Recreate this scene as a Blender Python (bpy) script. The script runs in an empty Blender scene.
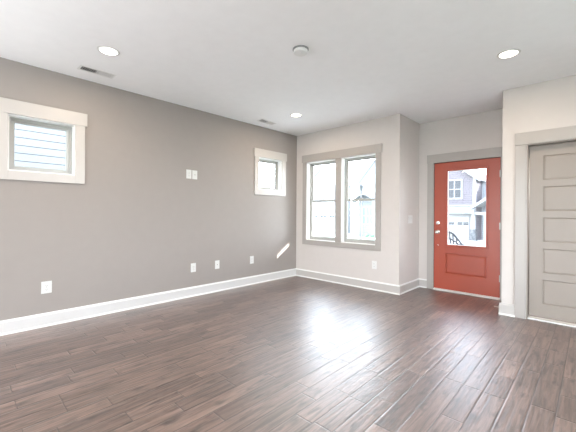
import bpy, bmesh, math, random
from mathutils import Vector, Matrix

C = bpy.context.scene.collection
SC = bpy.context.scene
random.seed(4)
H = 2.74                      # ceiling height

# ------------------------------------------------------------------ camera
YAW, ROLL, FPX = 0.76255, 0.00615, 319.616
cam_d = bpy.data.cameras.new('camera')
cam = bpy.data.objects.new('camera', cam_d); C.objects.link(cam)
F = Vector((-math.sin(YAW), math.cos(YAW), 0)); R0 = Vector((math.cos(YAW), math.sin(YAW), 0)); U0 = Vector((0, 0, 1))
R = R0 * math.cos(ROLL) + U0 * math.sin(ROLL); U = -R0 * math.sin(ROLL) + U0 * math.cos(ROLL)
M = Matrix((R, U, -F)).transposed().to_4x4()
M.translation = Vector((4.2255, -4.6627, 1.2229))
cam.matrix_world = M
cam_d.sensor_width = 36.0; cam_d.sensor_fit = 'HORIZONTAL'
cam_d.lens = 36.0 * FPX / 576.0
cam_d.shift_y = -(216.0 - 213.154) / 576.0
cam_d.clip_start = 0.05; cam_d.clip_end = 300
SC.camera = cam

# ------------------------------------------------------------------ look
SC.view_settings.view_transform = 'Standard'
SC.view_settings.look = 'None'
SC.view_settings.gamma = 1.0
SC.view_settings.use_curve_mapping = False
SC.view_settings.exposure = 0.07

# ------------------------------------------------------------------ world and sun
SKY = 18.0
w = bpy.data.worlds.new('sky'); SC.world = w; w.use_nodes = True
nt = w.node_tree; nt.nodes.clear()
tc = nt.nodes.new('ShaderNodeTexCoord'); sep = nt.nodes.new('ShaderNodeSeparateXYZ')
rmp = nt.nodes.new('ShaderNodeValToRGB'); bg = nt.nodes.new('ShaderNodeBackground'); wo = nt.nodes.new('ShaderNodeOutputWorld')
rmp.color_ramp.elements[0].position = 0.0; rmp.color_ramp.elements[0].color = (0.91, 0.96, 1.0, 1)
rmp.color_ramp.elements[1].position = 0.8; rmp.color_ramp.elements[1].color = (0.68, 0.82, 1.0, 1)
nt.links.new(tc.outputs['Generated'], sep.inputs[0]); nt.links.new(sep.outputs['Z'], rmp.inputs[0])
nt.links.new(rmp.outputs[0], bg.inputs['Color']); bg.inputs['Strength'].default_value = SKY
nt.links.new(bg.outputs[0], wo.inputs[0])

sun_d = bpy.data.lights.new('sun', 'SUN'); sun = bpy.data.objects.new('sun', sun_d); C.objects.link(sun)
sun_d.energy = 22.0; sun_d.color = (1.0, 0.95, 0.86); sun_d.angle = math.radians(0.53)
sun.rotation_euler = Vector((-1.0, -0.75, -0.50)).to_track_quat('-Z', 'Y').to_euler()
sun.location = (8, 6, 5)

def portal(loc, rot, sx, sy):
    d = bpy.data.lights.new('portal', 'AREA'); d.shape = 'RECTANGLE'; d.size = sx; d.size_y = sy
    d.cycles.is_portal = True
    o = bpy.data.objects.new('portal', d); o.location = loc; o.rotation_euler = rot; C.objects.link(o)
PI = math.pi; XRW = 6.08
# added fill lamp outside the rear glass doors, brightens the room
dl = bpy.data.lights.new('rear_fill', 'AREA'); dl.shape = 'RECTANGLE'; dl.size = 4.6; dl.size_y = 2.4
dl.energy = 30.0; dl.color = (0.93, 0.97, 1.0)
dlo = bpy.data.objects.new('rear_fill', dl); dlo.location = (2.9, -11.0, 0.6); dlo.rotation_euler = (PI/2 + 0.30, 0, 0); C.objects.link(dlo)
# added fill lamp behind the camera, aimed up to brighten the ceiling
fl = bpy.data.lights.new('ceiling_fill', 'AREA'); fl.shape = 'RECTANGLE'; fl.size = 3.2; fl.size_y = 2.4
fl.energy = 165.0; fl.color = (0.93, 0.97, 1.0)
flo = bpy.data.objects.new('ceiling_fill', fl); flo.location = (2.2, -6.7, 0.9); flo.rotation_euler = (PI + 0.25, 0, 0); C.objects.link(flo)
portal((0.98, 0.17, 1.45), (-PI/2, 0, 0), 1.6, 1.55)          # double window
portal((2.82, 0.92, 1.32), (-PI/2, 0, 0), 0.62, 1.25)         # front door glass
portal((-0.17, -4.0, 1.91), (0, -PI/2, 0), 0.62, 0.64)
portal((XRW, -2.3, 1.4), (0, PI/2, 0), 1.9, 2.3)
portal((-0.17, -0.7, 1.91), (0, -PI/2, 0), 0.62, 0.64)

# ------------------------------------------------------------------ materials
def new_mat(name):
    m = bpy.data.materials.new(name); m.use_nodes = True
    n = m.node_tree; n.nodes.clear()
    out = n.nodes.new('ShaderNodeOutputMaterial'); b = n.nodes.new('ShaderNodeBsdfPrincipled')
    n.links.new(b.outputs[0], out.inputs[0])
    return m, n, b, out

def paint(name, col, rough=0.6, var=0.03, scale=9.0, bump=0.02, bscale=180.0, metal=0.0, spec=0.5):
    m, n, b, out = new_mat(name)
    tc = n.nodes.new('ShaderNodeTexCoord')
    no = n.nodes.new('ShaderNodeTexNoise'); no.inputs['Scale'].default_value = scale; no.inputs['Detail'].default_value = 3
    n.links.new(tc.outputs['Object'], no.inputs['Vector'])
    mx = n.nodes.new('ShaderNodeMix'); mx.data_type = 'RGBA'
    mx.inputs[6].default_value = (*[c * (1 - var) for c in col], 1)
    mx.inputs[7].default_value = (*[min(1, c * (1 + var)) for c in col], 1)
    n.links.new(no.outputs[0], mx.inputs[0]); n.links.new(mx.outputs[2], b.inputs['Base Color'])
    b.inputs['Roughness'].default_value = rough; b.inputs['Metallic'].default_value = metal
    b.inputs['Specular IOR Level'].default_value = spec
    if bump > 0:
        n2 = n.nodes.new('ShaderNodeTexNoise'); n2.inputs['Scale'].default_value = bscale
        n.links.new(tc.outputs['Object'], n2.inputs['Vector'])
        bp = n.nodes.new('ShaderNodeBump'); bp.inputs['Strength'].default_value = bump * 5; bp.inputs['Distance'].default_value = 0.001
        n.links.new(n2.outputs[0], bp.inputs['Height']); n.links.new(bp.outputs[0], b.inputs['Normal'])
    return m

def glass(name, tint):
    m = bpy.data.materials.new(name); m.use_nodes = True
    n = m.node_tree; n.nodes.clear()
    out = n.nodes.new('ShaderNodeOutputMaterial'); tr = n.nodes.new('ShaderNodeBsdfTransparent')
    gl = n.nodes.new('ShaderNodeBsdfGlossy'); gl.inputs['Roughness'].default_value = 0.0
    lw = n.nodes.new('ShaderNodeLayerWeight'); lw.inputs['Blend'].default_value = 0.5
    pw = n.nodes.new('ShaderNodeMath'); pw.operation = 'POWER'; pw.inputs[1].default_value = 5.0; n.links.new(lw.outputs['Facing'], pw.inputs[0])
    fr = n.nodes.new('ShaderNodeMath'); fr.operation = 'MULTIPLY_ADD'; fr.inputs[1].default_value = 0.9; fr.inputs[2].default_value = 0.03; n.links.new(pw.outputs[0], fr.inputs[0])
    mx = n.nodes.new('ShaderNodeMixShader'); tr.inputs[0].default_value = (*tint, 1)
    n.links.new(fr.outputs[0], mx.inputs[0]); n.links.new(tr.outputs[0], mx.inputs[1]); n.links.new(gl.outputs[0], mx.inputs[2])
    n.links.new(mx.outputs[0], out.inputs[0])
    return m

def emitter(name, col, s):
    m = bpy.data.materials.new(name); m.use_nodes = True
    n = m.node_tree; n.nodes.clear()
    out = n.nodes.new('ShaderNodeOutputMaterial'); e = n.nodes.new('ShaderNodeEmission')
    e.inputs[0].default_value = (*col, 1); e.inputs[1].default_value = s
    n.links.new(e.outputs[0], out.inputs[0]); return m

def siding(name, col, lap, rough=0.55):
    """lap siding: the shadow line under each board is painted as a dark stripe"""
    m, n, b, out = new_mat(name)
    tc = n.nodes.new('ShaderNodeTexCoord'); sp = n.nodes.new('ShaderNodeSeparateXYZ'); n.links.new(tc.outputs['Object'], sp.inputs[0])
    dv = n.nodes.new('ShaderNodeMath'); dv.operation = 'DIVIDE'; dv.inputs[1].default_value = lap; n.links.new(sp.outputs['Z'], dv.inputs[0])
    fr = n.nodes.new('ShaderNodeMath'); fr.operation = 'FRACT'; n.links.new(dv.outputs[0], fr.inputs[0])
    lt = n.nodes.new('ShaderNodeMath'); lt.operation = 'LESS_THAN'; lt.inputs[1].default_value = 0.1; n.links.new(fr.outputs[0], lt.inputs[0])
    mx = n.nodes.new('ShaderNodeMix'); mx.data_type = 'RGBA'
    mx.inputs[6].default_value = (*col, 1); mx.inputs[7].default_value = (*[c * 0.22 for c in col], 1)  # darker stripe is the painted shadow line under each lap
    n.links.new(lt.outputs[0], mx.inputs[0]); n.links.new(mx.outputs[2], b.inputs['Base Color'])
    b.inputs['Roughness'].default_value = rough
    return m

def stone_mat():
    m, n, b, out = new_mat('stacked_stone')
    tc = n.nodes.new('ShaderNodeTexCoord'); v = n.nodes.new('ShaderNodeTexVoronoi'); v.inputs['Scale'].default_value = 7
    n.links.new(tc.outputs['Object'], v.inputs['Vector'])
    r = n.nodes.new('ShaderNodeValToRGB'); r.color_ramp.elements[0].color = (0.03, 0.035, 0.04, 1); r.color_ramp.elements[1].color = (0.15, 0.15, 0.155, 1)
    n.links.new(v.outputs['Color'], r.inputs[0]); n.links.new(r.outputs[0], b.inputs['Base Color']); b.inputs['Roughness'].default_value = 0.9
    return m

def floor_mat():
    """hand-scraped dark hardwood, boards 127 mm wide running along y, random lengths"""
    m, n, b, out = new_mat('hardwood')
    N = n.nodes.new; L = n.links.new
    def math_(op, a, bb=None, c=None):
        q = N('ShaderNodeMath'); q.operation = op
        for i, v in enumerate((a, bb, c)):
            if v is None: continue
            if isinstance(v, (int, float)): q.inputs[i].default_value = v
            else: L(v, q.inputs[i])
        return q.outputs[0]
    tc = N('ShaderNodeTexCoord'); sp = N('ShaderNodeSeparateXYZ'); L(tc.outputs['Object'], sp.inputs[0])
    X, Y = sp.outputs['X'], sp.outputs['Y']
    u = math_('DIVIDE', X, 0.127); row = math_('FLOOR', u); fu = math_('FRACT', u)
    wn = N('ShaderNodeTexWhiteNoise'); wn.noise_dimensions = '1D'; L(row, wn.inputs['W'])
    wn2 = N('ShaderNodeTexWhiteNoise'); wn2.noise_dimensions = '1D'; L(math_('ADD', row, 57.3), wn2.inputs['W'])
    ln = math_('MULTIPLY_ADD', wn2.outputs['Value'], 0.45, 0.45)
    v = math_('ADD', math_('DIVIDE', Y, ln), math_('MULTIPLY', wn.outputs['Value'], 20.0))
    # uneven board lengths
    s1 = math_('MULTIPLY', math_('SINE', math_('MULTIPLY', v, 2.1)), 0.3)
    v = math_('ADD', v, s1)
    cell = math_('FLOOR', v); fv = math_('FRACT', v)
    cb = N('ShaderNodeCombineXYZ'); L(row, cb.inputs[0]); L(cell, cb.inputs[1])
    w3 = N('ShaderNodeTexWhiteNoise'); w3.noise_dimensions = '3D'; L(cb.outputs[0], w3.inputs['Vector'])
    # board tone
    tone = N('ShaderNodeValToRGB'); cr = tone.color_ramp
    cr.elements[0].position = 0.0; cr.elements[0].color = FLOOR_TONES[0]
    cr.elements[1].position = 1.0; cr.elements[1].color = FLOOR_TONES[3]
    e = cr.elements.new(0.35); e.color = FLOOR_TONES[1]
    e = cr.elements.new(0.7); e.color = FLOOR_TONES[2]
    L(w3.outputs['Value'], tone.inputs[0])
    # grain: stretched noise, shifted per board
    gx = N('ShaderNodeCombineXYZ'); L(math_('MULTIPLY', X, 42.0), gx.inputs[0]); L(math_('MULTIPLY', Y, 2.6), gx.inputs[1])
    L(math_('MULTIPLY', w3.outputs['Value'], 40.0), gx.inputs[2])
    g = N('ShaderNodeTexNoise'); g.inputs['Scale'].default_value = 1.0; g.inputs['Detail'].default_value = 6; g.inputs['Roughness'].default_value = 0.65
    g.inputs['Distortion'].default_value = 0.6
    L(gx.outputs[0], g.inputs['Vector'])
    gr = N('ShaderNodeValToRGB'); gr.color_ramp.elements[0].position = 0.36; gr.color_ramp.elements[0].color = (0.30, 0.28, 0.27, 1)
    gr.color_ramp.elements[1].position = 0.62; gr.color_ramp.elements[1].color = (1.45, 1.42, 1.4, 1); L(g.outputs[0], gr.inputs[0])
    mul = N('ShaderNodeMix'); mul.data_type = 'RGBA'; mul.blend_type = 'MULTIPLY'; mul.inputs[0].default_value = 0.9
    L(tone.outputs[0], mul.inputs[6]); L(gr.outputs[0], mul.inputs[7])
    # smoky blotches and knots
    kx = N('ShaderNodeCombineXYZ'); L(math_('MULTIPLY', X, 22.0), kx.inputs[0]); L(math_('MULTIPLY', Y, 7.0), kx.inputs[1]); L(math_('MULTIPLY', w3.outputs['Value'], 11.0), kx.inputs[2])
    k = N('ShaderNodeTexNoise'); k.inputs['Scale'].default_value = 1.0; k.inputs['Detail'].default_value = 2.5; L(kx.outputs[0], k.inputs['Vector'])
    kr = N('ShaderNodeValToRGB'); kr.color_ramp.elements[0].position = 0.55; kr.color_ramp.elements[0].color = (1, 1, 1, 1)
    kr.color_ramp.elements[1].position = 0.74; kr.color_ramp.elements[1].color = (0.12, 0.10, 0.10, 1); L(k.outputs[0], kr.inputs[0])
    mul2 = N('ShaderNodeMix'); mul2.data_type = 'RGBA'; mul2.blend_type = 'MULTIPLY'; mul2.inputs[0].default_value = 0.85
    L(mul.outputs[2], mul2.inputs[6]); L(kr.outputs[0], mul2.inputs[7])
    # joints
    du = math_('MINIMUM', fu, math_('SUBTRACT', 1.0, fu)); dv = math_('MULTIPLY', math_('MINIMUM', fv, math_('SUBTRACT', 1.0, fv)), math_('DIVIDE', ln, 0.127))
    dd = math_('MINIMUM', du, dv)
    mr = N('ShaderNodeMapRange'); mr.inputs['From Min'].default_value = 0.008; mr.inputs['From Max'].default_value = 0.03; L(dd, mr.inputs['Value'])
    jm = N('ShaderNodeMix'); jm.data_type = 'RGBA'; L(mr.outputs[0], jm.inputs[0]); jm.inputs[6].default_value = (0.02, 0.014, 0.012, 1); L(mul2.outputs[2], jm.inputs[7])
    L(jm.outputs[2], b.inputs['Base Color'])
    # relief: joints, chatter across the board, long scrape ridges
    rx = N('ShaderNodeCombineXYZ'); L(math_('MULTIPLY', X, 48.0), rx.inputs[0]); L(math_('MULTIPLY', Y, 1.6), rx.inputs[1]); L(math_('MULTIPLY', w3.outputs['Value'], 23.0), rx.inputs[2])
    rg = N('ShaderNodeTexNoise'); rg.inputs['Scale'].default_value = 1.0; rg.inputs['Detail'].default_value = 2; L(rx.outputs[0], rg.inputs['Vector'])
    mr2 = N('ShaderNodeMapRange'); mr2.inputs['From Min'].default_value = 0.0; mr2.inputs['From Max'].default_value = 0.07; L(dd, mr2.inputs['Value'])
    hh = math_('ADD', math_('MULTIPLY', rg.outputs[0], 1.5), math_('MULTIPLY', mr2.outputs[0], 0.8))
    hh = math_('ADD', hh, math_('MULTIPLY', g.outputs[0], 0.25))
    hh = math_('ADD', hh, math_('MULTIPLY', w3.outputs['Value'], 0.3))
    bp = N('ShaderNodeBump'); bp.inputs['Strength'].default_value = 0.7; bp.inputs['Distance'].default_value = 0.0024
    L(hh, bp.inputs['Height']); L(bp.outputs[0], b.inputs['Normal'])
    rr = math_('MULTIPLY_ADD', g.outputs[0], 0.16, FLOOR_ROUGH); L(rr, b.inputs['Roughness'])
    b.inputs['Specular IOR Level'].default_value = 0.5
    b.inputs['Coat Weight'].default_value = 1.0; b.inputs['Coat IOR'].default_value = 1.9; b.inputs['Coat Roughness'].default_value = 0.39
    bp2 = N('ShaderNodeBump'); bp2.inputs['Strength'].default_value = 0.7; bp2.inputs['Distance'].default_value = 0.0019
    L(hh, bp2.inputs['Height']); L(bp2.outputs[0], b.inputs['Coat Normal'])
    return m

FLOOR_TONES = [(0.100, 0.062, 0.050, 1), (0.135, 0.086, 0.070, 1), (0.160, 0.104, 0.085, 1), (0.200, 0.130, 0.106, 1)]
FLOOR_ROUGH = 0.40
MT = {}
MT['taupe'] = paint('taupe_wall_paint', (0.318, 0.288, 0.272), 0.55, spec=0.35)
MT['cream'] = paint('cream_wall_paint', (0.585, 0.545, 0.52), 0.6, spec=0.3)
MT['ceiling'] = paint('ceiling_paint', (0.86, 0.86, 0.87), 0.85, spec=0.2)
MT['trim'] = paint('greige_trim_paint', (0.375, 0.347, 0.325), 0.32, bump=0.0)
MT['lit_trim'] = paint('lit_trim_paint', (0.52, 0.495, 0.475), 0.32, bump=0.0)  # lit copy of the greige trim, brighter light put into the colour
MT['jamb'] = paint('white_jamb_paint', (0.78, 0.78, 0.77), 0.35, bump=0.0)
MT['vinyl'] = paint('white_vinyl', (0.40, 0.40, 0.38), 0.35, bump=0.0)
MT['door_gray'] = paint('greige_door_paint', (0.27, 0.230, 0.200), 0.38, bump=0.0)
MT['red'] = paint('red_door_paint', (0.37, 0.062, 0.030), 0.34, bump=0.0, spec=0.5)
MT['plate'] = paint('white_plate_plastic', (0.68, 0.68, 0.67), 0.3, bump=0.0)
MT['slot'] = paint('dark_slot', (0.03, 0.03, 0.03), 0.6, bump=0.0)
MT['nickel'] = paint('satin_nickel', (0.70, 0.68, 0.65), 0.25, bump=0.0, metal=1.0)
MT['hinge_metal'] = paint('dull_hinge_metal', (0.42, 0.40, 0.37), 0.4, bump=0.0, metal=1.0)
MT['shadow_plastic'] = paint('shadow_edge_gray', (0.30, 0.30, 0.30), 0.5, bump=0.0)
MT['vent'] = paint('white_register_enamel', (0.72, 0.72, 0.71), 0.4, bump=0.0)
MT['duct'] = paint('dark_duct', (0.05, 0.05, 0.05), 0.8, bump=0.0)
MT['rubber'] = paint('rubber', (0.75, 0.74, 0.72), 0.6, bump=0.0)
MT['weather'] = paint('dark_weatherstrip', (0.03, 0.025, 0.02), 0.8, bump=0.0)
MT['lens'] = emitter('lit_lens', (1.0, 0.93, 0.82), 9.0)
MT['glass'] = glass('window_glass', (0.97, 0.98, 0.98))
MT['door_glass'] = glass('door_glass', (0.82, 0.825, 0.835))
MT['floor'] = floor_mat()
MT['lap_white'] = siding('white_lap_siding', (0.34, 0.345, 0.35), 0.140)
MT['lap_lilac'] = siding('lilac_gray_lap_siding', (0.10, 0.088, 0.100), 0.18)
MT['lap_blue'] = siding('pale_blue_lap_siding', (0.13, 0.145, 0.16), 0.18)
MT['lap_gray'] = siding('pale_gray_lap_siding', (0.15, 0.155, 0.17), 0.18)
MT['white'] = paint('white_exterior_paint', (0.24, 0.24, 0.24), 0.5, bump=0.0)
MT['shingle'] = paint('gray_shingles', (0.15, 0.152, 0.16), 0.9, var=0.2, scale=30, bump=0.05)
MT['dark_glass'] = paint('dark_window_glass', (0.02, 0.025, 0.03), 0.35, bump=0.0)
MT['blue_glass'] = paint('bluish_window_glass', (0.08, 0.12, 0.16), 0.3, bump=0.0)
MT['stone'] = stone_mat()
MT['pale_glass'] = paint('pale_bluish_glass', (0.20, 0.25, 0.29), 0.4, bump=0.0)
MT['wing_siding'] = siding('white_lap_siding_of_porch_wing', (0.26, 0.28, 0.30), 0.18)
MT['concrete'] = paint('concrete', (0.55, 0.54, 0.53), 0.9, var=0.06)
MT['grass'] = paint('lawn', (0.24, 0.26, 0.21), 0.95, var=0.3, scale=14, bump=0.1, bscale=60)
MT['asphalt'] = paint('asphalt', (0.30, 0.30, 0.31), 0.95, var=0.1)
MT['black_metal'] = paint('black_metal', (0.03, 0.03, 0.035), 0.4, bump=0.0)
MT['wicker'] = paint('dark_wicker', (0.025, 0.025, 0.03), 0.7, var=0.4, scale=60, bump=0.1, bscale=90)
MT['leaf'] = paint('shrub_leaves', (0.09, 0.16, 0.10), 0.8, var=0.4, scale=20, bump=0.1, bscale=40)

# ------------------------------------------------------------------ mesh helpers
class MB:
    def __init__(s): s.bm = bmesh.new()
    def box(s, x0, x1, y0, y1, z0, z1):
        v = [s.bm.verts.new(p) for p in ((x0,y0,z0),(x1,y0,z0),(x1,y1,z0),(x0,y1,z0),(x0,y0,z1),(x1,y0,z1),(x1,y1,z1),(x0,y1,z1))]
        for f in ((0,3,2,1),(4,5,6,7),(0,1,5,4),(1,2,6,5),(2,3,7,6),(3,0,4,7)): s.bm.faces.new([v[i] for i in f])
        return s
    def prism(s, pts, axis, a0, a1):
        """polygon pts in the other two axes, extruded along axis"""
        def mk(a, p):
            return {'x': (a, p[0], p[1]), 'y': (p[0], a, p[1]), 'z': (p[0], p[1], a)}[axis]
        A = [s.bm.verts.new(mk(a0, p)) for p in pts]; B = [s.bm.verts.new(mk(a1, p)) for p in pts]
        n = len(pts)
        s.bm.faces.new(A); s.bm.faces.new(B[::-1])
        for i in range(n): s.bm.faces.new((A[i], B[i], B[(i+1)%n], A[(i+1)%n]))
        return s
    def lathe(s, prof, seg=32, axis='z', c=(0,0,0)):
        """profile [(r, h)...] revolved about an axis through c"""
        rings = []
        for r, h in prof:
            ring = []
            for k in range(seg if r > 1e-6 else 1):
                a = 2*PI*k/seg; u, v = r*math.cos(a), r*math.sin(a)
                p = {'z': (u, v, h), 'y': (u, h, v), 'x': (h, u, v)}[axis]
                ring.append(s.bm.verts.new((p[0]+c[0], p[1]+c[1], p[2]+c[2])))
            rings.append(ring)
        for a, b in zip(rings, rings[1:]):
            for k in range(seg):
                q = []
                for v in ((a[k%len(a)]), (a[(k+1)%len(a)]), (b[(k+1)%len(b)]), (b[k%len(b)])):
                    if v not in q: q.append(v)
                if len(q) > 2: s.bm.faces.new(q)
        return s
    def tube(s, pts, r, seg=8):
        pts = [Vector(p) for p in pts]; rings = []
        for i, p in enumerate(pts):
            t = (pts[min(i+1, len(pts)-1)] - pts[max(i-1, 0)]).normalized()
            up = Vector((0,0,1)) if abs(t.z) < 0.9 else Vector((1,0,0))
            a = t.cross(up).normalized(); b = t.cross(a)
            rings.append([s.bm.verts.new(p + (a*math.cos(2*PI*k/seg) + b*math.sin(2*PI*k/seg))*r) for k in range(seg)])
        for a, b in zip(rings, rings[1:]):
            for k in range(seg): s.bm.faces.new((a[k], a[(k+1)%seg], b[(k+1)%seg], b[k]))
        s.bm.faces.new(rings[0]); s.bm.faces.new(rings[-1][::-1])
        return s
    def build(s, name, mat, parent=None, bevel=0.0, smooth=False):
        bmesh.ops.recalc_face_normals(s.bm, faces=s.bm.faces[:])
        me = bpy.data.meshes.new(name); s.bm.to_mesh(me); s.bm.free()
        o = bpy.data.objects.new(name, me); C.objects.link(o)
        me.materials.append(MT[mat])
        if parent: o.parent = parent
        if smooth:
            for p in me.polygons: p.use_smooth = True
            e = o.modifiers.new('es', 'EDGE_SPLIT'); e.split_angle = math.radians(40)
        if bevel > 0:
            b = o.modifiers.new('bevel', 'BEVEL'); b.width = bevel; b.segments = 2; b.limit_method = 'ANGLE'
        return o

def tag(o, label=None, cat=None, group=None, kind=None):
    for k, v in (('label', label), ('category', cat), ('group', group), ('kind', kind)):
        if v: o[k] = v
    return o
def empty(name, loc=(0,0,0), rz=0.0):
    o = bpy.data.objects.new(name, None); o.location = loc; o.rotation_euler = (0, 0, rz); o.empty_display_size = 0.1
    C.objects.link(o); return o
def copy_tree(o, parent=None):
    c = o.copy(); C.objects.link(c)
    if parent: c.parent = parent
    for ch in [x for x in bpy.data.objects if x.parent == o]: copy_tree(ch, c)
    return c

def wall(name, axis, t0, t1, a0, a1, z0, z1, holes, mat, label):
    """wall slab; axis 'x' runs along x (thickness in y), 'y' runs along y (thickness in x). holes: (a0,a1,z0,z1)"""
    A = sorted({a0, a1, *[h[0] for h in holes], *[h[1] for h in holes]})
    Z = sorted({z0, z1, *[h[2] for h in holes], *[h[3] for h in holes]})
    def solid(i, j):
        if i < 0 or j < 0 or i >= len(A)-1 or j >= len(Z)-1: return False
        ca, cz = (A[i]+A[i+1])/2, (Z[j]+Z[j+1])/2
        return not any(h[0] < ca < h[1] and h[2] < cz < h[3] for h in holes)
    bm = bmesh.new(); cache = {}
    def V(a, t, z):
        k = (round(a,5), round(t,5), round(z,5))
        if k not in cache: cache[k] = bm.verts.new((a, t, z) if axis == 'x' else (t, a, z))
        return cache[k]
    for i in range(len(A)-1):
        for j in range(len(Z)-1):
            if not solid(i, j): continue
            p, q, r, s_ = A[i], A[i+1], Z[j], Z[j+1]
            for t in (t0, t1): bm.faces.new((V(p,t,r), V(q,t,r), V(q,t,s_), V(p,t,s_)))
            if not solid(i-1, j): bm.faces.new((V(p,t0,r), V(p,t1,r), V(p,t1,s_), V(p,t0,s_)))
            if not solid(i+1, j): bm.faces.new((V(q,t0,r), V(q,t1,r), V(q,t1,s_), V(q,t0,s_)))
            if not solid(i, j-1): bm.faces.new((V(p,t0,r), V(q,t0,r), V(q,t1,r), V(p,t1,r)))
            if not solid(i, j+1): bm.faces.new((V(p,t0,s_), V(q,t0,s_), V(q,t1,s_), V(p,t1,s_)))
    m = MB(); m.bm = bm
    return tag(m.build(name, mat), label, 'wall', kind='structure')

# ------------------------------------------------------------------ room shell
XR, YB = 5.9, -9.6            # right wall, rear wall
EY = 0.754                    # inner face of the front door wall
BX, CX = 2.101, 3.417         # entry recess from x=BX to x=CX
T = 0.16

m = MB()
m.box(-T, XR+T, YB-T, EY+T, -0.12, 0.0)
tag(m.build('floor', 'floor'), 'dark brown hand-scraped hardwood plank floor with a satin sheen', 'floor', kind='structure')
m = MB(); m.box(-T, XR+T, YB-T, 2.0, H, H+0.25)
tag(m.build('ceiling', 'ceiling'), 'flat smooth white ceiling over the whole room', 'ceiling', kind='structure')

wall('wall_left', 'y', -T, 0.0, YB-T, T, 0, H, [(-4.295,-3.716,1.632,2.20), (-0.99,-0.42,1.632,2.20)], 'taupe', 'long taupe accent wall with two small square high windows')
wall('wall_back', 'x', 0.0, T, 0.0, BX-0.0, 0, H, [(0.262,0.935,0.715,2.19), (1.052,1.712,0.715,2.19)], 'cream', 'off-white wall holding the paired tall windows')
wall('wall_entry_left', 'y', BX-0.14, BX, T, EY+T, 0, H, [], 'cream', 'short pale return wall between the paired windows and the red door')
wall('wall_entry', 'x', EY, EY+T, BX, CX, 0, H, [(2.343,3.266,0,2.050)], 'cream', 'off-white wall around the red front door')
wall('wall_entry_right', 'y', CX, CX+0.12, 0.12, EY+T, 0, H, [], 'cream', 'narrow return wall on the hinge side of the red door')
wall('wall_closet', 'x', -0.019, 0.12, CX, XR, 0, H, [(3.660,4.585,0,2.045)], 'cream', 'beige-lit wall with the gray five-panel door')
wall('wall_right', 'y', XR, XR+T, YB, 0.12, 0, H, [(-3.3, -1.3, 0.5, 2.3)], 'cream', 'plain off-white side wall beside the camera')
wall('wall_rear', 'x', YB-T, YB, 0, XR, 0, H, [(0.8,5.0,0.0,2.25)], 'cream', 'plain off-white wall behind the camera with added glass doors')
m = MB(); m.box(CX+0.12, 5.2, 1.25, 1.35, 0, H); m.box(5.1, 5.2, 0.12, 1.25, 0, H); m.box(CX, CX+0.12, EY+T, 1.35, 0, H)
tag(m.build('wall_closet_inside', 'cream'), 'inside walls of the closet behind the gray door', 'wall', kind='structure')
m = MB(); m.box(CX+0.12, 5.1, EY+T, 1.25, -0.12, 0.0)
tag(m.build('floor_closet', 'floor'), 'closet floor behind the gray door', 'floor', kind='structure')

# baseboards: 5-1/4 inch board with a bevelled cap and a shoe moulding
PROF = [(0,0),(0.026,0),(0.026,0.008),(0.020,0.018),(0.0145,0.020),(0.0145,0.122),(0.010,0.132),(0.0085,0.142),(0,0.142)]
def baseboard(name, runs, label, mat='baseboard'):
    m = MB()
    for (p, q, nrm) in runs:     # p->q on the wall face; nrm is the way into the room
        p, q, nrm = Vector((*p, 0)), Vector((*q, 0)), Vector((*nrm, 0))
        A = [m.bm.verts.new(p + nrm*d + Vector((0,0,z+0.0005))) for d, z in PROF]; B = [m.bm.verts.new(q + nrm*d + Vector((0,0,z+0.0005))) for d, z in PROF]
        n = len(PROF); m.bm.faces.new(A); m.bm.faces.new(B[::-1])
        for i in range(n): m.bm.faces.new((A[i], B[i], B[(i+1)%n], A[(i+1)%n]))
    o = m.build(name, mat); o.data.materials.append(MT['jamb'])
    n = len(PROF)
    for f in o.data.polygons:      # white on shoe moulding and cap stands in for light on their edges
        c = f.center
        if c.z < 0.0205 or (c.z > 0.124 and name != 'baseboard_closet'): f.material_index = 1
    return tag(o, label, 'baseboard', kind='structure')
MT['baseboard'] = paint('greige_baseboard_paint', (0.47, 0.445, 0.425), 0.3, bump=0.0)
MT['baseboard_lit'] = paint('lit_baseboard_paint', (0.60, 0.595, 0.59), 0.3, bump=0.0)  # lighter baseboard copy, the brighter light along the taupe wall painted in
baseboard('baseboard_left', [((0,YB),(0,0),(1,0))], 'pale baseboard running along the taupe wall', 'baseboard_lit')
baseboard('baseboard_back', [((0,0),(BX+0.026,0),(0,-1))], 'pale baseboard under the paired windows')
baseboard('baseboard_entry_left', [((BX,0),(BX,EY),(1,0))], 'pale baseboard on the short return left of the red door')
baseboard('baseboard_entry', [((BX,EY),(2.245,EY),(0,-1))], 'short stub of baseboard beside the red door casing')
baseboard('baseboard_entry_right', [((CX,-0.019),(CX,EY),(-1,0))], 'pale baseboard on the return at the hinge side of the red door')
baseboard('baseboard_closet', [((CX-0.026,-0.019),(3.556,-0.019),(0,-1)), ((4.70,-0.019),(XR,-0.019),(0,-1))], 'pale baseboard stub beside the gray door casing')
baseboard('baseboard_right', [((XR,YB),(XR,-0.02),(-1,0))], 'pale baseboard on the plain side wall')

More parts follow.
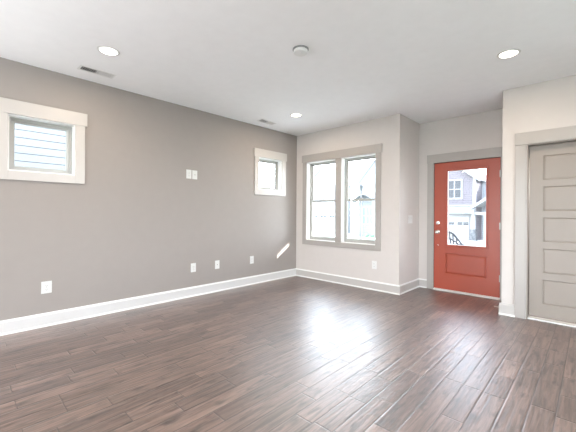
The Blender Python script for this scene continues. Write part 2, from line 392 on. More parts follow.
# ------------------------------------------------------------------ windows
def casing_mesh(x0, x1, z0, z1, legw, hz0, hz1, over, mull=None):
    m = MB()
    m.box(x0, x0+legw, -0.019, 0, z0, hz0); m.box(x1-legw, x1, -0.019, 0, z0, hz0)
    m.box(x0+legw, x1-legw, -0.019, 0, z0, z0+0.087)
    m.box(x0-over, x1+over, -0.026, 0, hz0, hz1)
    if mull: m.box(mull[0], mull[1], -0.019, 0, z0+0.087, hz0)
    return m
def liner(x0, x1, z0, z1, d=0.085, t=0.012):
    m = MB(); m.box(x0, x0+t, 0, d, z0, z1); m.box(x1-t, x1, 0, d, z0, z1); m.box(x0+t, x1-t, 0, d, z0, z0+t); m.box(x0+t, x1-t, 0, d, z1-t, z1); return m
def ring(x0, x1, z0, z1, w, y0, y1, wb=None, wt=None):
    wb = wb or w; wt = wt or w
    m = MB(); m.box(x0, x0+w, y0, y1, z0, z1); m.box(x1-w, x1, y0, y1, z0, z1)
    m.box(x0+w, x1-w, y0, y1, z0, z0+wb); m.box(x0+w, x1-w, y0, y1, z1-wt, z1); return m
def pane(x0, x1, z0, z1, y, parent, mat='glass'):
    m = MB(); m.box(x0, x1, y, y+0.005, z0, z1); return m.build('pane', mat, parent)

def square_window(name, yc, label):
    e = empty(name, (0, yc, 0), PI/2)                 # local x -> world +y, local y -> world -x (outdoors)
    tag(e, label, 'window', kind='structure')
    hw = 0.287; z0, z1 = 1.632, 2.20
    casing_mesh(-hw-0.092, hw+0.092, 1.542, 2.34, 0.092, 2.20, 2.342, 0.022).build('window_casing', 'lit_trim', e, bevel=0.002)
    liner(-hw, hw, z0, z1).build('jamb_liner', 'jamb', e)
    f = ring(-hw+.002, hw-.002, z0+.002, z1-.002, 0.032, 0.085, 0.15).build('window_frame', 'vinyl', e, bevel=0.002)
    s = ring(-hw+.034, hw-.034, z0+.034, z1-.034, 0.030, 0.098, 0.13).build('sash', 'vinyl', e, bevel=0.003)
    pane(-hw+.064, hw-.064, z0+.064, z1-.064, 0.112, s)
    return e
square_window('window_1', -4.0055, 'small square window at the left showing white lap siding outside')
square_window('window_2', -0.705, 'small square window high on the taupe wall near the room corner')

e = empty('window_3', (0, 0, 0)); tag(e, 'pair of tall hung windows in one gray casing on the off-white wall', 'window', kind='structure')
casing_mesh(0.172, 1.802, 0.630, 2.19, 0.090, 2.19, 2.33, 0.018, mull=(0.935, 1.052)).build('window_casing', 'trim', e, bevel=0.002)
for (x0, x1) in ((0.262, 0.935), (1.052, 1.712)):
    z0, z1, zm = 0.715, 2.19, 1.455
    liner(x0, x1, z0, z1).build('jamb_liner', 'jamb', e)
    ring(x0+.002, x1-.002, z0+.002, z1-.002, 0.030, 0.085, 0.155).build('window_frame', 'vinyl', e, bevel=0.002)
    s = ring(x0+.032, x1-.032, z0+.032, zm+0.018, 0.030, 0.090, 0.118, wb=0.045, wt=0.034).build('lower_sash', 'vinyl', e, bevel=0.002)
    pane(x0+.062, x1-.062, z0+.077, zm-.016, 0.102, s)
    lk = MB(); lk.box((x0+x1)/2-.03, (x0+x1)/2+.03, 0.092, 0.112, zm+.018, zm+.030); lk.build('sash_lock', 'vinyl', s)
    s = ring(x0+.032, x1-.032, zm-0.018, z1-.032, 0.026, 0.120, 0.148, wb=0.034).build('upper_sash', 'vinyl', e, bevel=0.002)
    pane(x0+.058, x1-.058, zm+.016, z1-.058, 0.132, s)

# unseen rear glass doors, added to bring fill daylight into the room
e = empty('window_4', (0, YB, 0)); tag(e, 'wide glass doors added in the unseen rear wall to let in daylight', 'window', kind='structure')
for (x0, x1) in ((0.8, 2.9), (2.9, 5.0)):
    s = ring(x0+.003, x1-.003, 0.003, 2.247, 0.06, -0.11, -0.05, wb=0.1).build('window_frame', 'vinyl', e)
    pane(x0+.063, x1-.063, 0.103, 2.187, -0.085, s)

e = empty('window_5', (XR, -2.3, 0), -PI/2); tag(e, 'wide window in the plain side wall beside the camera', 'window', kind='structure')
casing_mesh(-1.09, 1.09, 0.41, 2.3, 0.09, 2.3, 2.44, 0.018).build('window_casing', 'trim', e, bevel=0.002)
ring(-0.998, 0.998, 0.502, 2.298, 0.05, 0.085, 0.15).build('window_frame', 'vinyl', e)
pane(-0.95, 0.95, 0.55, 2.25, 0.11, e)

# ------------------------------------------------------------------ front door
e = empty('door_1', (0, EY, 0)); tag(e, 'red front door with a large glass lite over one raised panel', 'door', kind='structure')
m = MB()
m.box(2.243, 2.338, -0.019, 0, 0, 2.050); m.box(3.266, 3.361, -0.019, 0, 0, 2.050)
m.box(2.237, 3.367, -0.026, 0, 2.050, 2.188)
m.build('door_casing', 'trim', e, bevel=0.002)
m = MB(); m.box(2.3432, 2.3462, 0.0, 0.15, 0, 2.0497); m.box(3.2625, 3.2657, 0.0, 0.15, 0, 2.0497); m.box(2.3462, 3.2625, 0.0, 0.15, 2.0445, 2.0497)
m.build('weatherstrip', 'weather', e)
m = MB(); m.box(2.3465, 3.2622, -0.035, 0.16, 0.001, 0.016); m.box(2.3465, 3.2622, 0.0, 0.16, 0.016, 0.024)
m.build('threshold', 'jamb', e, bevel=0.003)

def door_leaf(x0, x1, z0, z1, y0, y1, holes, mat, parent):
    """slab with rectangular through-holes (glass) and recess fields. holes: (x0,x1,z0,z1,'hole'|'raised'|'flat')"""
    A = sorted({x0, x1, *[h[0] for h in holes], *[h[1] for h in holes]}); Z = sorted({z0, z1, *[h[2] for h in holes], *[h[3] for h in holes]})
    m = MB(); bm = m.bm; cache = {}
    def V(x, y, z):
        k = (round(x,5), round(y,5), round(z,5))
        if k not in cache: cache[k] = bm.verts.new((x,y,z))
        return cache[k]
    def hole_at(i, j):
        cx, cz = (A[i]+A[i+1])/2, (Z[j]+Z[j+1])/2
        return next((h for h in holes if h[0] < cx < h[1] and h[2] < cz < h[3]), None)
    for i in range(len(A)-1):
        for j in range(len(Z)-1):
            if hole_at(i, j): continue
            for y in (y0, y1): bm.faces.new((V(A[i],y,Z[j]), V(A[i+1],y,Z[j]), V(A[i+1],y,Z[j+1]), V(A[i],y,Z[j+1])))
    def strip(P, Q):
        for k in range(4):
            a, b, c, d = P[k], P[(k+1)%4], Q[(k+1)%4], Q[k]
            bm.faces.new([V(*a), V(*b), V(*c), V(*d)])
    def rect(h, inset, y): return [(h[0]+inset,y,h[2]+inset),(h[1]-inset,y,h[2]+inset),(h[1]-inset,y,h[3]-inset),(h[0]+inset,y,h[3]-inset)]
    # outer edge faces follow the grid
    for i in range(len(A)-1):
        for z in (z0, z1): bm.faces.new((V(A[i],y0,z), V(A[i+1],y0,z), V(A[i+1],y1,z), V(A[i],y1,z)))
    for j in range(len(Z)-1):
        for x in (x0, x1): bm.faces.new((V(x,y0,Z[j]), V(x,y0,Z[j+1]), V(x,y1,Z[j+1]), V(x,y1,Z[j])))
    for h in holes:
        if h[4] == 'hole': strip(rect(h,0,y0), rect(h,0,y1)); continue
        for side, (ya, s) in enumerate(((y0, 1), (y1, -1))):
            if h[4] == 'raised': steps = [(0,0),(0.006,0.009),(0.014,0.009),(0.034,0.002)]
            else: steps = [(0,0),(0.009,0.010),(0.013,0.010),(0.020,0.007)]
            rs = [rect(h, i_, ya + s*d_) for i_, d_ in steps]
            for P, Q in zip(rs, rs[1:]): strip(P, Q)
            bm.faces.new([V(*q) for q in rs[-1]])
    return m.build('door_leaf', mat, parent)

G = (2.545, 3.087, 0.735, 1.910)
leaf = door_leaf(2.350, 3.259, 0.026, 2.042, 0.002, 0.046, [(*G, 'hole'), (2.517, 3.094, 0.275, 0.605, 'raised')], 'red', e)
m = MB()   # lite moulding, raised around the glass
for (a, b_, c, d) in ((G[0]-.022, G[0]+.004, G[2]-.022, G[3]+.022), (G[1]-.004, G[1]+.022, G[2]-.022, G[3]+.022), (G[0]+.004, G[1]-.004, G[2]-.022, G[2]+.004), (G[0]+.004, G[1]-.004, G[3]-.004, G[3]+.022)):
    m.box(a, b_, -0.008, 0.056, c, d)
m.build('lite_moulding', 'red', leaf, bevel=0.004)
m = MB(); t_ = 0.006
for (a, b_, c, d) in ((G[0]+.004, G[0]+.004+t_, G[2]+.004, G[3]-.004), (G[1]-.004-t_, G[1]-.004, G[2]+.004, G[3]-.004), (G[0]+.01, G[1]-.01, G[2]+.004, G[2]+.010), (G[0]+.01, G[1]-.01, G[3]-.010, G[3]-.004)):
    m.box(a, b_, 0.014, 0.034, c, d)
tag(m.build('glazing_bead', 'jamb', leaf), 'thin white bead around the door glass')
m = MB(); m.box(G[0]+.003, G[1]-.003, 0.021, 0.027, G[2]+.003, G[3]-.003); m.build('pane', 'door_glass', leaf)
def knob_part(name, x, z, prof):
    m = MB(); m.lathe([(r, -h) for r, h in prof], 24, 'y', (x, 0.002, z)); return m.build(name, 'nickel', leaf, smooth=True)
knob_part('deadbolt', 2.408, 1.080, [(0,0),(0.033,0),(0.033,0.006),(0.028,0.012),(0.017,0.014),(0.015,0.022),(0,0.022)])
m = MB(); m.box(2.403, 2.413, -0.036, -0.018, 1.062, 1.098); m.build('thumb_turn', 'nickel', leaf, bevel=0.002)
knob_part('door_knob', 2.408, 0.935, [(0,0),(0.033,0),(0.033,0.006),(0.024,0.011),(0.011,0.014),(0.011,0.030),(0.019,0.036),(0.028,0.046),(0.029,0.056),(0.022,0.066),(0,0.069)])
knob_part('screw_cap', 2.410, 0.723, [(0,0),(0.008,0),(0.008,0.003),(0,0.004)])
for z in (0.30, 1.055, 1.81):
    m = MB(); m.lathe([(0,z-.045),(0.0055,z-.045),(0.0055,z+.045),(0,z+.045)], 12, 'z', (3.263, -0.008, 0)); m.box(3.250, 3.262, -0.0015, 0.004, z-.05, z+.05)
    m.build('hinge', 'hinge_metal', e, smooth=True)

# ------------------------------------------------------------------ five-panel door
CY = -0.019
e = empty('door_2', (0, CY, 0)); tag(e, 'greige interior door with five stacked flat panels', 'door', kind='structure')
m = MB(); m.box(3.550, 3.657, -0.019, 0, 0, 2.045); m.box(4.588, 4.695, -0.019, 0, 0, 2.045); m.box(3.544, 4.701, -0.027, 0, 2.045, 2.186)
m.build('door_casing', 'trim', e, bevel=0.002)
m = MB(); m.box(3.660, 3.672, 0.0, 0.139, 0.0005, 2.045); m.box(4.573, 4.585, 0.0, 0.139, 0.0005, 2.045); m.box(3.672, 4.573, 0.0, 0.139, 2.033, 2.045)
m.build('door_jamb', 'door_gray', e)
holes = []
for k in range(5):
    z1_ = 1.905 - k*0.3575; holes.append((3.806, 4.443, z1_-0.281, z1_, 'flat'))
leaf2 = door_leaf(3.680, 4.568, 0.040, 1.968, 0.055, 0.090, holes, 'door_gray', e)
m = MB(); m.box(3.672, 4.573, 0.102, 0.122, 1.90, 2.033); m.build('head_stop', 'door_gray', e)
m = MB(); m.box(3.672, 4.573, 0.03, 0.139, 0.0005, 0.012); m.build('threshold', 'jamb', e)
m = MB(); m.lathe([(0,0),(0.033,0),(0.033,-0.006),(0.011,-0.012),(0.011,-0.03),(0.028,-0.046),(0.022,-0.064),(0,-0.068)], 24, 'y', (4.508, 0.055, 0.93)); m.build('door_knob', 'nickel', leaf2, smooth=True)

# lamp added inside the closet to brighten the gap beneath the five-panel door
d = bpy.data.lights.new('closet_fill', 'POINT'); d.energy = 45; d.shadow_soft_size = 0.08; d.color = (1, 0.95, 0.88)
o = bpy.data.objects.new('closet_fill', d); o.location = (4.2, 0.7, 1.6); C.objects.link(o)

# ------------------------------------------------------------------ recessed lights, registers, detector
LAMP_W = 13.0
def downlight(x, y, label, seen=True):
    e = empty('recessed_light', (x, y, H)); tag(e, label, 'ceiling light', 'round recessed ceiling lights')
    m = MB(); m.lathe([(0.072,-0.0035),(0.078,-0.008),(0.092,-0.005),(0.096,-0.0002),(0.072,-0.0002)], 40); m.build('trim_ring', 'vent', e, smooth=True)
    m = MB(); m.lathe([(0,-0.0045),(0.072,-0.0035),(0.072,-0.0008),(0,-0.0008)], 40); m.build('lens', 'lens', e)
    d = bpy.data.lights.new('lamp', 'AREA'); d.shape = 'DISK'; d.size = 0.14; d.energy = LAMP_W; d.color = (1.0, 0.80, 0.60)
    o = bpy.data.objects.new('lamp', d); o.location = (0, 0, -0.012); o.parent = e; C.objects.link(o)
    return e
downlight(0.920, -3.660, 'lit round recessed ceiling light beside the larger air register')
downlight(3.640, -1.050, 'lit round recessed ceiling light in front of the gray five-panel door')
downlight(0.895, -1.010, 'lit round recessed ceiling light near the window corner of the room')
for x, y in ((3.64, -3.66), (0.92, -6.3), (3.64, -6.3), (0.92, -8.6), (3.64, -8.6)):
    downlight(x, y, 'lit round recessed ceiling light over the rear of the room')

e = empty('smoke_detector', (2.262, -2.452, H)); tag(e, 'round white smoke detector alone in the middle of the ceiling', 'smoke detector')
m = MB(); m.lathe([(0,-0.0002),(0.074,-0.0002),(0.074,-0.008),(0.070,-0.010),(0,-0.010)], 36); m.build('mounting_base', 'shadow_plastic', e, smooth=True)
m = MB(); m.lathe([(0,-0.010),(0.060,-0.010),(0.066,-0.016),(0.064,-0.036),(0.054,-0.043),(0,-0.045)], 36); m.build('cover', 'vent', e, smooth=True)
m = MB(); m.lathe([(0,-0.0445),(0.006,-0.0445),(0.006,-0.047),(0,-0.047)], 12, 'z', (0.02, -0.02, 0)); m.build('test_button', 'rubber', e)

def register(x, y, L, W, label):
    e = empty('air_register', (x, y, H)); tag(e, label, 'air vent', 'white ceiling air registers')
    m = MB(); f = 0.022
    m.box(-W/2, W/2, -L/2, -L/2+f, -0.005, -0.0002); m.box(-W/2, W/2, L/2-f, L/2, -0.005, -0.0002)
    m.box(-W/2, -W/2+f, -L/2+f, L/2-f, -0.005, -0.0002); m.box(W/2-f, W/2, -L/2+f, L/2-f, -0.005, -0.0002)
    m.box(-W/2+f, W/2-f, -0.006, 0.006, -0.006, -0.0002)
    m.build('frame', 'vent', e, bevel=0.0015)
    m = MB(); m.box(-W/2+f, W/2-f, -L/2+f, L/2-f, -0.0012, -0.0003); m.build('duct_opening', 'duct', e)
    for s in (-1, 1):
        y0, y1 = (-L/2+f+.003, -0.009) if s < 0 else (0.009, L/2-f-.003)
        m = MB(); n = 7
        for k in range(n):
            c = y0 + (y1-y0)*(k+.5)/n; dx = 0.0006 if s < 0 else 0.0055
            a, b_ = (c-dx, -0.0014), (c+dx, -0.0075)
            if s < 0: a, b_ = (c-dx, -0.0075), (c+dx, -0.0014)
            m.prism([(a[0], a[1]), (a[0]+.0014, a[1]), (b_[0]+.0014, b_[1]), (b_[0], b_[1])], 'x', -W/2+f, W/2-f)
        m.build('louver_bank', 'vent', e)
register(0.335, -3.595, 0.34, 0.14, 'white slotted ceiling register beside the nearer recessed light')
register(0.290, -1.060, 0.34, 0.14, 'white slotted ceiling register by the small square window near the corner')

# ------------------------------------------------------------------ wall plates
def outlet(name, loc, rz, label, cat='outlet', w=0.080, h=0.128, kind='duplex', group='white wall outlets and plates'):
    e = empty(name, loc, rz)              # local: face toward -y, x across
    tag(e, label, cat, group)
    m = MB(); m.box(-w/2, w/2, -0.006, -0.0003, -h/2, h/2); m.build('cover_plate', 'plate', e, bevel=0.002)
    def duplex(cx):
        for dz in (-0.0205, 0.0205):
            m = MB(); m.box(cx-.0165, cx+.0165, -0.0085, -0.006, dz-.014, dz+.014); r = m.build('receptacle', 'plate', e, bevel=0.002)
            m = MB(); m.box(cx-.0075, cx-.0055, -0.0089, -0.0084, dz-.004, dz+.005); m.box(cx+.0055, cx+.0075, -0.0089, -0.0084, dz-.004, dz+.005)
            m.lathe([(0,-0.0089),(0.0024,-0.0089),(0.0024,-0.0084),(0,-0.0084)], 10, 'y', (cx, 0, dz-.009)); m.build('slots', 'slot', r)
        m = MB(); m.lathe([(0,-0.0072),(0.003,-0.0072),(0.003,-0.006),(0,-0.006)], 10, 'y', (cx, 0, 0)); m.build('screw', 'nickel', e)
    def jack(cx):
        m = MB(); m.lathe([(0,-0.014),(0.005,-0.014),(0.005,-0.007),(0.0075,-0.007),(0.0075,-0.006),(0,-0.006)], 16, 'y', (cx, 0, 0)); m.build('coax_jack', 'nickel', e)
    def rocker(cx):
        m = MB(); m.prism([(-0.0065,-0.032),(-0.0065,0.032),(-0.012,0.032),(-0.0075,-0.032)], 'x', cx-.0155, cx+.0155); m.build('rocker', 'plate', e, bevel=0.001)
    if kind == 'duplex': duplex(0)
    elif kind == 'jack': jack(0)
    elif kind == 'both': duplex(-0.023); jack(0.023)
    elif kind == 'rocker3':
        for cx in (-0.046, 0, 0.046): rocker(cx)
    return e
LW = PI/2      # plates on the taupe wall: local -y -> world +x
outlet('wall_outlet', (0, -3.972, 0.415), LW, 'white duplex outlet plate low on the taupe wall at the left', w=0.092, kind='duplex')
outlet('wall_outlet', (0, -2.318, 1.777), LW, 'white duplex outlet high on the taupe wall, left one of the high pair')
outlet('wall_jack', (0, -2.224, 1.775), LW, 'white cable plate high on the taupe wall, right one of the high pair', 'cable jack', kind='jack')
outlet('wall_outlet', (0, -2.238, 0.418), LW, 'white duplex outlet low on the taupe wall below the high pair')
outlet('wall_jack', (0, -1.828, 0.416), LW, 'white cable plate in the middle of three low plates on the taupe wall', 'cable jack', kind='jack')
outlet('wall_outlet', (0, -1.131, 0.420), LW, 'white duplex outlet low on the taupe wall below the small corner window')
outlet('wall_outlet', (1.692, 0, 0.402), 0, 'white duplex outlet low on the off-white wall under the paired windows')
outlet('light_switch', (BX, 0.395, 1.135), PI/2, 'three-gang white rocker switch on the return wall by the red door', 'light switch', w=0.165, kind='rocker3')

# spring door stop on the baseboard at the hinge side of the red door
e = empty('door_stop', (CX-0.0145, 0.10, 0.052), 0); tag(e, 'small spring door stop on the baseboard beside the red door hinges', 'door stop')
m = MB(); m.lathe([(0,0.0),(0.012,0.0),(0.012,-0.004),(0.006,-0.008),(0,-0.008)], 16, 'x'); m.build('base', 'nickel', e)
m = MB(); pts = [(-0.008-0.062*k/72, 0.0048*math.cos(k*PI/4), 0.0048*math.sin(k*PI/4)) for k in range(73)]; m.tube(pts, 0.0018, 6); m.build('spring', 'rubber', e, smooth=True)
m = MB(); m.lathe([(0,-0.070),(0.0075,-0.070),(0.0075,-0.084),(0.005,-0.087),(0,-0.087)], 16, 'x'); tag(m.build('bumper', 'rubber', e), 'white rubber tip')

# ------------------------------------------------------------------ our house outside: added sun-blocking roof and wing, ground
m = MB(); m.box(1.62, 4.95, 0.92, 3.02, 2.83, 3.0); m.box(1.62, 4.95, 2.94, 3.02, 2.81, 3.0)  # unseen roof added to trim the sun patch on the taupe wall
tag(m.build('sun_block_roof', 'white'), 'unseen porch roof added over the entry to block high sun', 'porch roof', kind='structure')
m = MB(); m.box(5.25, 9.0, 0.14, 3.3, -0.5, 3.6)  # unseen block added to keep sun out of the red door's glass
tag(m.build('wall_sun_block', 'lap_gray'), 'unseen wing added outside to block sun from the red door', 'wall', kind='structure')
m = MB(); m.box(-0.3, 5.2, 0.92, 3.0, -0.35, -0.13)
tag(m.build('porch_slab', 'concrete'), 'concrete porch slab outside the front door', 'porch', kind='structure')

def terrain(name, prof, x0, x1, mat, label):
    m = MB()
    m.prism([(y, z) for y, z in prof] + [(prof[-1][0], -4.0), (prof[0][0], -4.0)], 'x', x0, x1)
    return tag(m.build(name, mat), label, 'ground', kind='structure')
m = MB(); m.box(-T, XR+T, YB-T, EY+T, H+0.25, 6.4)  # unseen mass added to keep sun and sky off the neighbouring siding
tag(m.build('wall_upper_shade', 'lap_gray'), 'unseen upper block added to shade the house next door', 'wall', kind='structure')
terrain('ground', [(-40,-0.45),(3.0,-0.36),(8,-0.55),(14.2,-0.98),(20.2,-1.08),(26,-1.2),(70,-1.2)], -70, 40, 'grass', 'sloping lawn between the houses')
m = MB(); m.prism([(14.2,-0.99),(20.2,-1.09),(20.2,-1.06),(14.2,-0.94)], 'x', -70, 40)
tag(m.build('road', 'asphalt'), 'street passing in front of the houses', 'street', kind='structure')
m = MB(); m.prism([(20.2,-1.09),(25.95,-1.21),(25.95,-1.16),(20.2,-1.04)], 'x', -6.2, -3.5)
m.prism([(20.2,-1.09),(25.95,-1.21),(25.95,-1.16),(20.2,-1.04)], 'x', -20.8, -17.0)
tag(m.build('driveway', 'concrete'), 'pale concrete driveways of the houses across the street', 'driveway', kind='structure')

# lap-sided house next door
e = empty('neighboring_house', (-3.2, -6, -0.4)); tag(e, 'white lap-sided house seen close outside the left square window', 'house')
m = MB(); m.box(-6, 0, -7, 6.6, 0.0, 5.6); m.build('siding', 'lap_white', e)
m = MB(); m.prism([(-6.4,5.6),(0.35,5.6),(-3,7.8)], 'y', -7.3, 6.9); m.build('roof', 'shingle', e)
m = MB(); m.box(-0.1, 0.02, 6.5, 6.62, 0, 5.6); m.build('corner_board', 'white', e)

# ------------------------------------------------------------------ houses across the street (facades toward -y)
def house_window(x0, x1, z0, z1, y, parent, mat='dark_glass', cols=2, rows=2, fr=0.12):
    m = MB(); m.box(x0, x1, y-0.08, y, z0, z0+fr); m.box(x0, x1, y-0.08, y, z1-fr, z1); m.box(x0, x0+fr, y-0.08, y, z0+fr, z1-fr); m.box(x1-fr, x1, y-0.08, y, z0+fr, z1-fr)
    for k in range(1, cols): xx = x0+fr+(x1-x0-2*fr)*k/cols; m.box(xx-.04, xx+.04, y-0.06, y, z0+fr, z1-fr)
    for k in range(1, rows): zz = z0+fr+(z1-z0-2*fr)*k/rows; m.box(x0+fr, x1-fr, y-0.055, y, zz-.03, zz+.03)
    w_ = m.build('window', 'white', parent)
    m = MB(); m.box(x0+fr, x1-fr, y-0.03, y-0.004, z0+fr, z1-fr); m.build('pane', mat, w_)
def gable(x0, x1, zb, apex_x, apex_z, y0, y1, parent, mat, ov=0.35, name='gable_wall'):
    m = MB(); m.prism([(x0, zb), (x1, zb), (apex_x, apex_z)], 'y', y0, y1); m.build(name, mat, parent)
def roof_slabs(x0, x1, zb, ax, az, y0, y1, parent, th=0.22, ov=0.4):
    m = MB()
    for xe in (x0, x1):
        dx, dz = ax-xe, az-zb; k = ov/abs(dx); ex, ez = xe-dx*k, zb-dz*k
        m.prism([(ex, ez), (ax, az), (ax, az+th), (ex, ez+th)], 'y', y0-ov, y1)
    r = m.build('roof', 'shingle', parent)
    m = MB()
    for xe in (x0, x1):
        dx, dz = ax-xe, az-zb; k = ov/abs(dx); ex, ez = xe-dx*k, zb-dz*k
        m.prism([(ex, ez-.12), (ax, az-.12), (ax, az+th+.02), (ex, ez+th+.02)], 'y', y0-ov-.04, y0-ov)
    m.build('rake_board', 'white', r)
def garage_door(x0, x1, z0, z1, y, parent, panes, gz0, gz1):
    m = MB(); m.box(x0, x1, y-0.05, y, z0, z1)
    n = 4
    for k in range(1, n): zz = z0+(z1-z0)*k/n; m.box(x0, x1, y-0.062, y-0.05, zz-.012, zz+.012)
    g = m.build('garage_door', 'white', parent)
    for a, b_ in panes:
        m = MB(); m.box(a, b_, y-0.056, y-0.052, gz0, gz1); m.build('pane', 'dark_glass', g)

# lilac house with garage, seen through the red door's glass
e = empty('lilac_house', (0, 26, -1.2)); tag(e, 'lilac-sided house with garage, white trim and stone pier beyond the red door glass', 'house')
zz = 1.2
m = MB(); m.box(-9.4, -3.0, 0, 8, 0.0, 5.6); m.build('siding', 'lap_lilac', e)
gable(-9.4, -3.0, 5.6, -6.2, 8.1, 0, 8, e, 'lap_lilac')
roof_slabs(-9.4, -3.0, 5.6, -6.2, 8.1, 0, 8, e)
house_window(-5.32, -4.03, 2.55+zz, 4.30+zz, 0, e)
m = MB(); m.box(-3.22, -2.98, -0.06, 0.0, 0.0, 5.6); m.build('corner_board', 'white', e)
m = MB(); m.prism([(-0.75, 2.56), (0, 3.12), (0, 2.56)], 'x', -9.4, -3.0); r = m.build('pent_roof', 'shingle', e)
m = MB(); m.box(-9.4, -2.95, -0.80, -0.75, 2.50, 2.72); m.box(-9.4, -2.95, -0.06, 0.0, 3.14, 3.24); m.build('fascia', 'white', r)
m = MB(); m.box(-9.4, -3.0, -0.10, 0.0, 0.0, 2.5); m.build('garage_wall', 'white', e)
garage_door(-5.95, -3.45, 0.02, 2.2, -0.1, e, [(-5.85,-5.35),(-5.22,-4.65),(-4.38,-3.98),(-3.92,-3.51)], 1.49, 1.74)
# its porch wing
m = MB(); m.box(-3.0, 1.6, 2.0, 8, 0.0, 5.4); m.build('wing_wall', 'wing_siding', e)
house_window(-2.55, -1.5, 0.55, 2.9, 2.0, e, 'pale_glass', 2, 1)
m = MB(); m.prism([(-3.95, 2.40), (-3.95, 2.62), (-1.1, 4.60), (1.75, 2.62), (1.75, 2.40), (-1.1, 4.34)], 'y', -0.4, 2.0); m.build('porch_gable', 'white', e)
m = MB(); m.box(-3.4, 1.5, -0.3, -0.1, 2.38, 2.62); m.build('porch_beam', 'white', e)
m = MB(); m.prism([(-3.36, 0), (-2.84, 0), (-2.90, 1.16), (-3.30, 1.16)], 'y', -0.6, -0.1); m.build('stone_pier', 'stone', e)
m = MB(); m.prism([(-3.26, 1.16), (-2.94, 1.16), (-3.0, 2.5), (-3.2, 2.5)], 'y', -0.5, -0.22); m.build('column', 'white', e)
m = MB(); m.box(-2.3, -2.05, -0.5, -0.25, 0.0, 2.5); m.build('column', 'white', e)
m = MB(); m.box(-3.4, 1.5, -0.7, 2.0, 0.0, 0.18); m.build('porch_floor', 'concrete', e)

# pale blue house seen through the right-hand tall window
e = empty('blue_house', (0, 26, -1.2)); tag(e, 'pale blue gabled house across the street behind the lamp post', 'house')
m = MB(); m.box(-14.4, -10.3, 0, 8, 0.0, 5.9); m.build('siding', 'lap_blue', e)
gable(-14.4, -10.3, 5.9, -12.35, 8.2, 0, 8, e, 'lap_blue'); roof_slabs(-14.4, -10.3, 5.9, -12.35, 8.2, 0, 8, e, ov=0.12)
house_window(-13.15, -12.4, 4.65, 5.35, 0, e, 'blue_glass', 2, 2, 0.08)
house_window(-13.9, -12.5, 1.25, 3.15, 0, e, 'blue_glass', 3, 2, 0.08)
m = MB(); arc = [(-14.6+2.6*k/12, 3.65+0.75*math.sin(PI*k/12)) for k in range(13)]
m.prism(arc + [(x, z+.14) for x, z in arc[::-1]], 'y', -1.0, 0.0); m.build('arched_canopy', 'shingle', e)
m = MB(); m.box(-14.5, -14.3, -0.95, -0.75, 0, 3.65); m.build('column', 'white', e)
m = MB(); m.box(-12.2, -12.0, -0.95, -0.75, 0, 3.65); m.build('column', 'white', e)

# pale gray house seen through the left-hand tall window
e = empty('gray_house', (0, 26, -1.2)); tag(e, 'pale gray house with a row of dark garage door panes across the street', 'house')
m = MB(); m.box(-22.0, -17.3, 0, 3, 0.0, 5.7); m.build('siding', 'lap_gray', e)
gable(-22.0, -17.3, 5.7, -19.65, 7.9, 0, 3, e, 'lap_gray'); roof_slabs(-22.0, -17.3, 5.7, -19.65, 7.9, 0, 3, e, ov=0.12)
house_window(-19.9, -18.9, 3.6, 5.0, 0, e, 'blue_glass'); house_window(-18.5, -17.6, 3.6, 5.0, 0, e, 'blue_glass')
garage_door(-20.9, -17.45, 0.02, 2.5, 0, e, [(-20.45,-20.05),(-19.6,-19.2),(-19.1,-18.7),(-18.3,-17.9),(-17.85,-17.5)], 1.93, 2.17)

# street lamp
e = empty('street_lamp', (-8.22, 16.2, -1.0)); tag(e, 'black street lamp post outside the right-hand tall window', 'street lamp')
m = MB(); m.lathe([(0,0),(0.13,0),(0.12,0.35),(0.07,0.45),(0.05,3.9),(0,3.9)], 12); m.build('post', 'black_metal', e, smooth=True)
m = MB(); m.tube([(-0.28,0,3.75),(0.28,0,3.75)], 0.035); m.build('crossbar', 'black_metal', e)
m = MB(); m.lathe([(0,3.9),(0.08,3.92),(0.15,4.3),(0.0,4.3)], 10); m.build('lantern', 'dark_glass', e)
m = MB(); m.lathe([(0.19,4.28),(0.12,4.42),(0.03,4.5),(0,4.6)], 10); m.build('lantern_cap', 'black_metal', e)

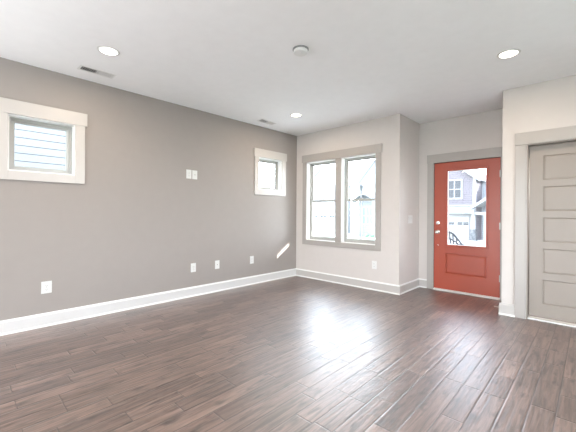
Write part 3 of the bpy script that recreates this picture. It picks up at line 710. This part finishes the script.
# small round shrubs in front of the blue house
def shrub(x, y, r, label):
    m = MB(); bmesh.ops.create_icosphere(m.bm, subdivisions=3, radius=r)
    for v in m.bm.verts: v.co *= 1 + 0.10*math.sin(v.co.x*41)*math.cos(v.co.y*37+v.co.z*29); v.co.z += r*0.85
    o = m.build('shrub', 'leaf'); o.location = (x, y, -1.19); tag(o, label, 'shrub', 'small shrubs in front of the pale blue house')
for i, x in enumerate((-13.2, -12.55, -11.95)):
    shrub(x, 24.6, 0.20, ['small round shrub before the pale blue house, nearest the lamp post', 'small round shrub in the middle of the row of three', 'small round shrub at the far end from the lamp post'][i])

# wicker chair on the lawn beyond the porch, seen through the door glass
e = empty('patio_chair', (1.22, 6.0, -0.47), math.radians(75)); e.scale = (1.08, 1.08, 1.08); tag(e, 'dark wicker patio chair outside behind the glass of the red door', 'chair')
m = MB(); m.box(-0.29, 0.29, -0.29, 0.27, 0.38, 0.52); m.build('seat', 'wicker', e, bevel=0.015)
m = MB()
for k in range(15):
    a_ = PI*(-0.12 + 1.24*k/14); cx_, sy_ = math.cos(a_), math.sin(a_); hh_ = 0.66 + 0.44*max(0, sy_)
    m.tube([(0.27*cx_, 0.03+0.25*sy_, 0.40), (0.34*cx_, 0.05+0.36*max(sy_, -1), hh_)], 0.022, 6)
for f_ in (0.35, 0.7):
    m.tube([((0.27+0.07*f_)*math.cos(a_), 0.03+(0.25+0.11*f_)*math.sin(a_), 0.40+f_*(0.26+0.44*max(0, math.sin(a_)))) for a_ in [PI*(-0.12+1.24*k/14) for k in range(15)]], 0.024, 6)
m.build('backrest', 'wicker', e)
m = MB(); m.tube([(-0.34,-0.10,0.64),(-0.38,0.08,0.68),(-0.30,0.30,0.98),(0,0.44,1.16),(0.30,0.30,0.98),(0.38,0.08,0.68),(0.34,-0.10,0.64)], 0.034); m.build('top_rail', 'black_metal', e, smooth=True)
for sx in (-1, 1):
    for sy in (-1, 1):
        m = MB(); m.tube([(0.24*sx, 0.22*sy, 0.38), (0.28*sx, 0.27*sy, 0.0)], 0.024); m.build('leg', 'black_metal', e)
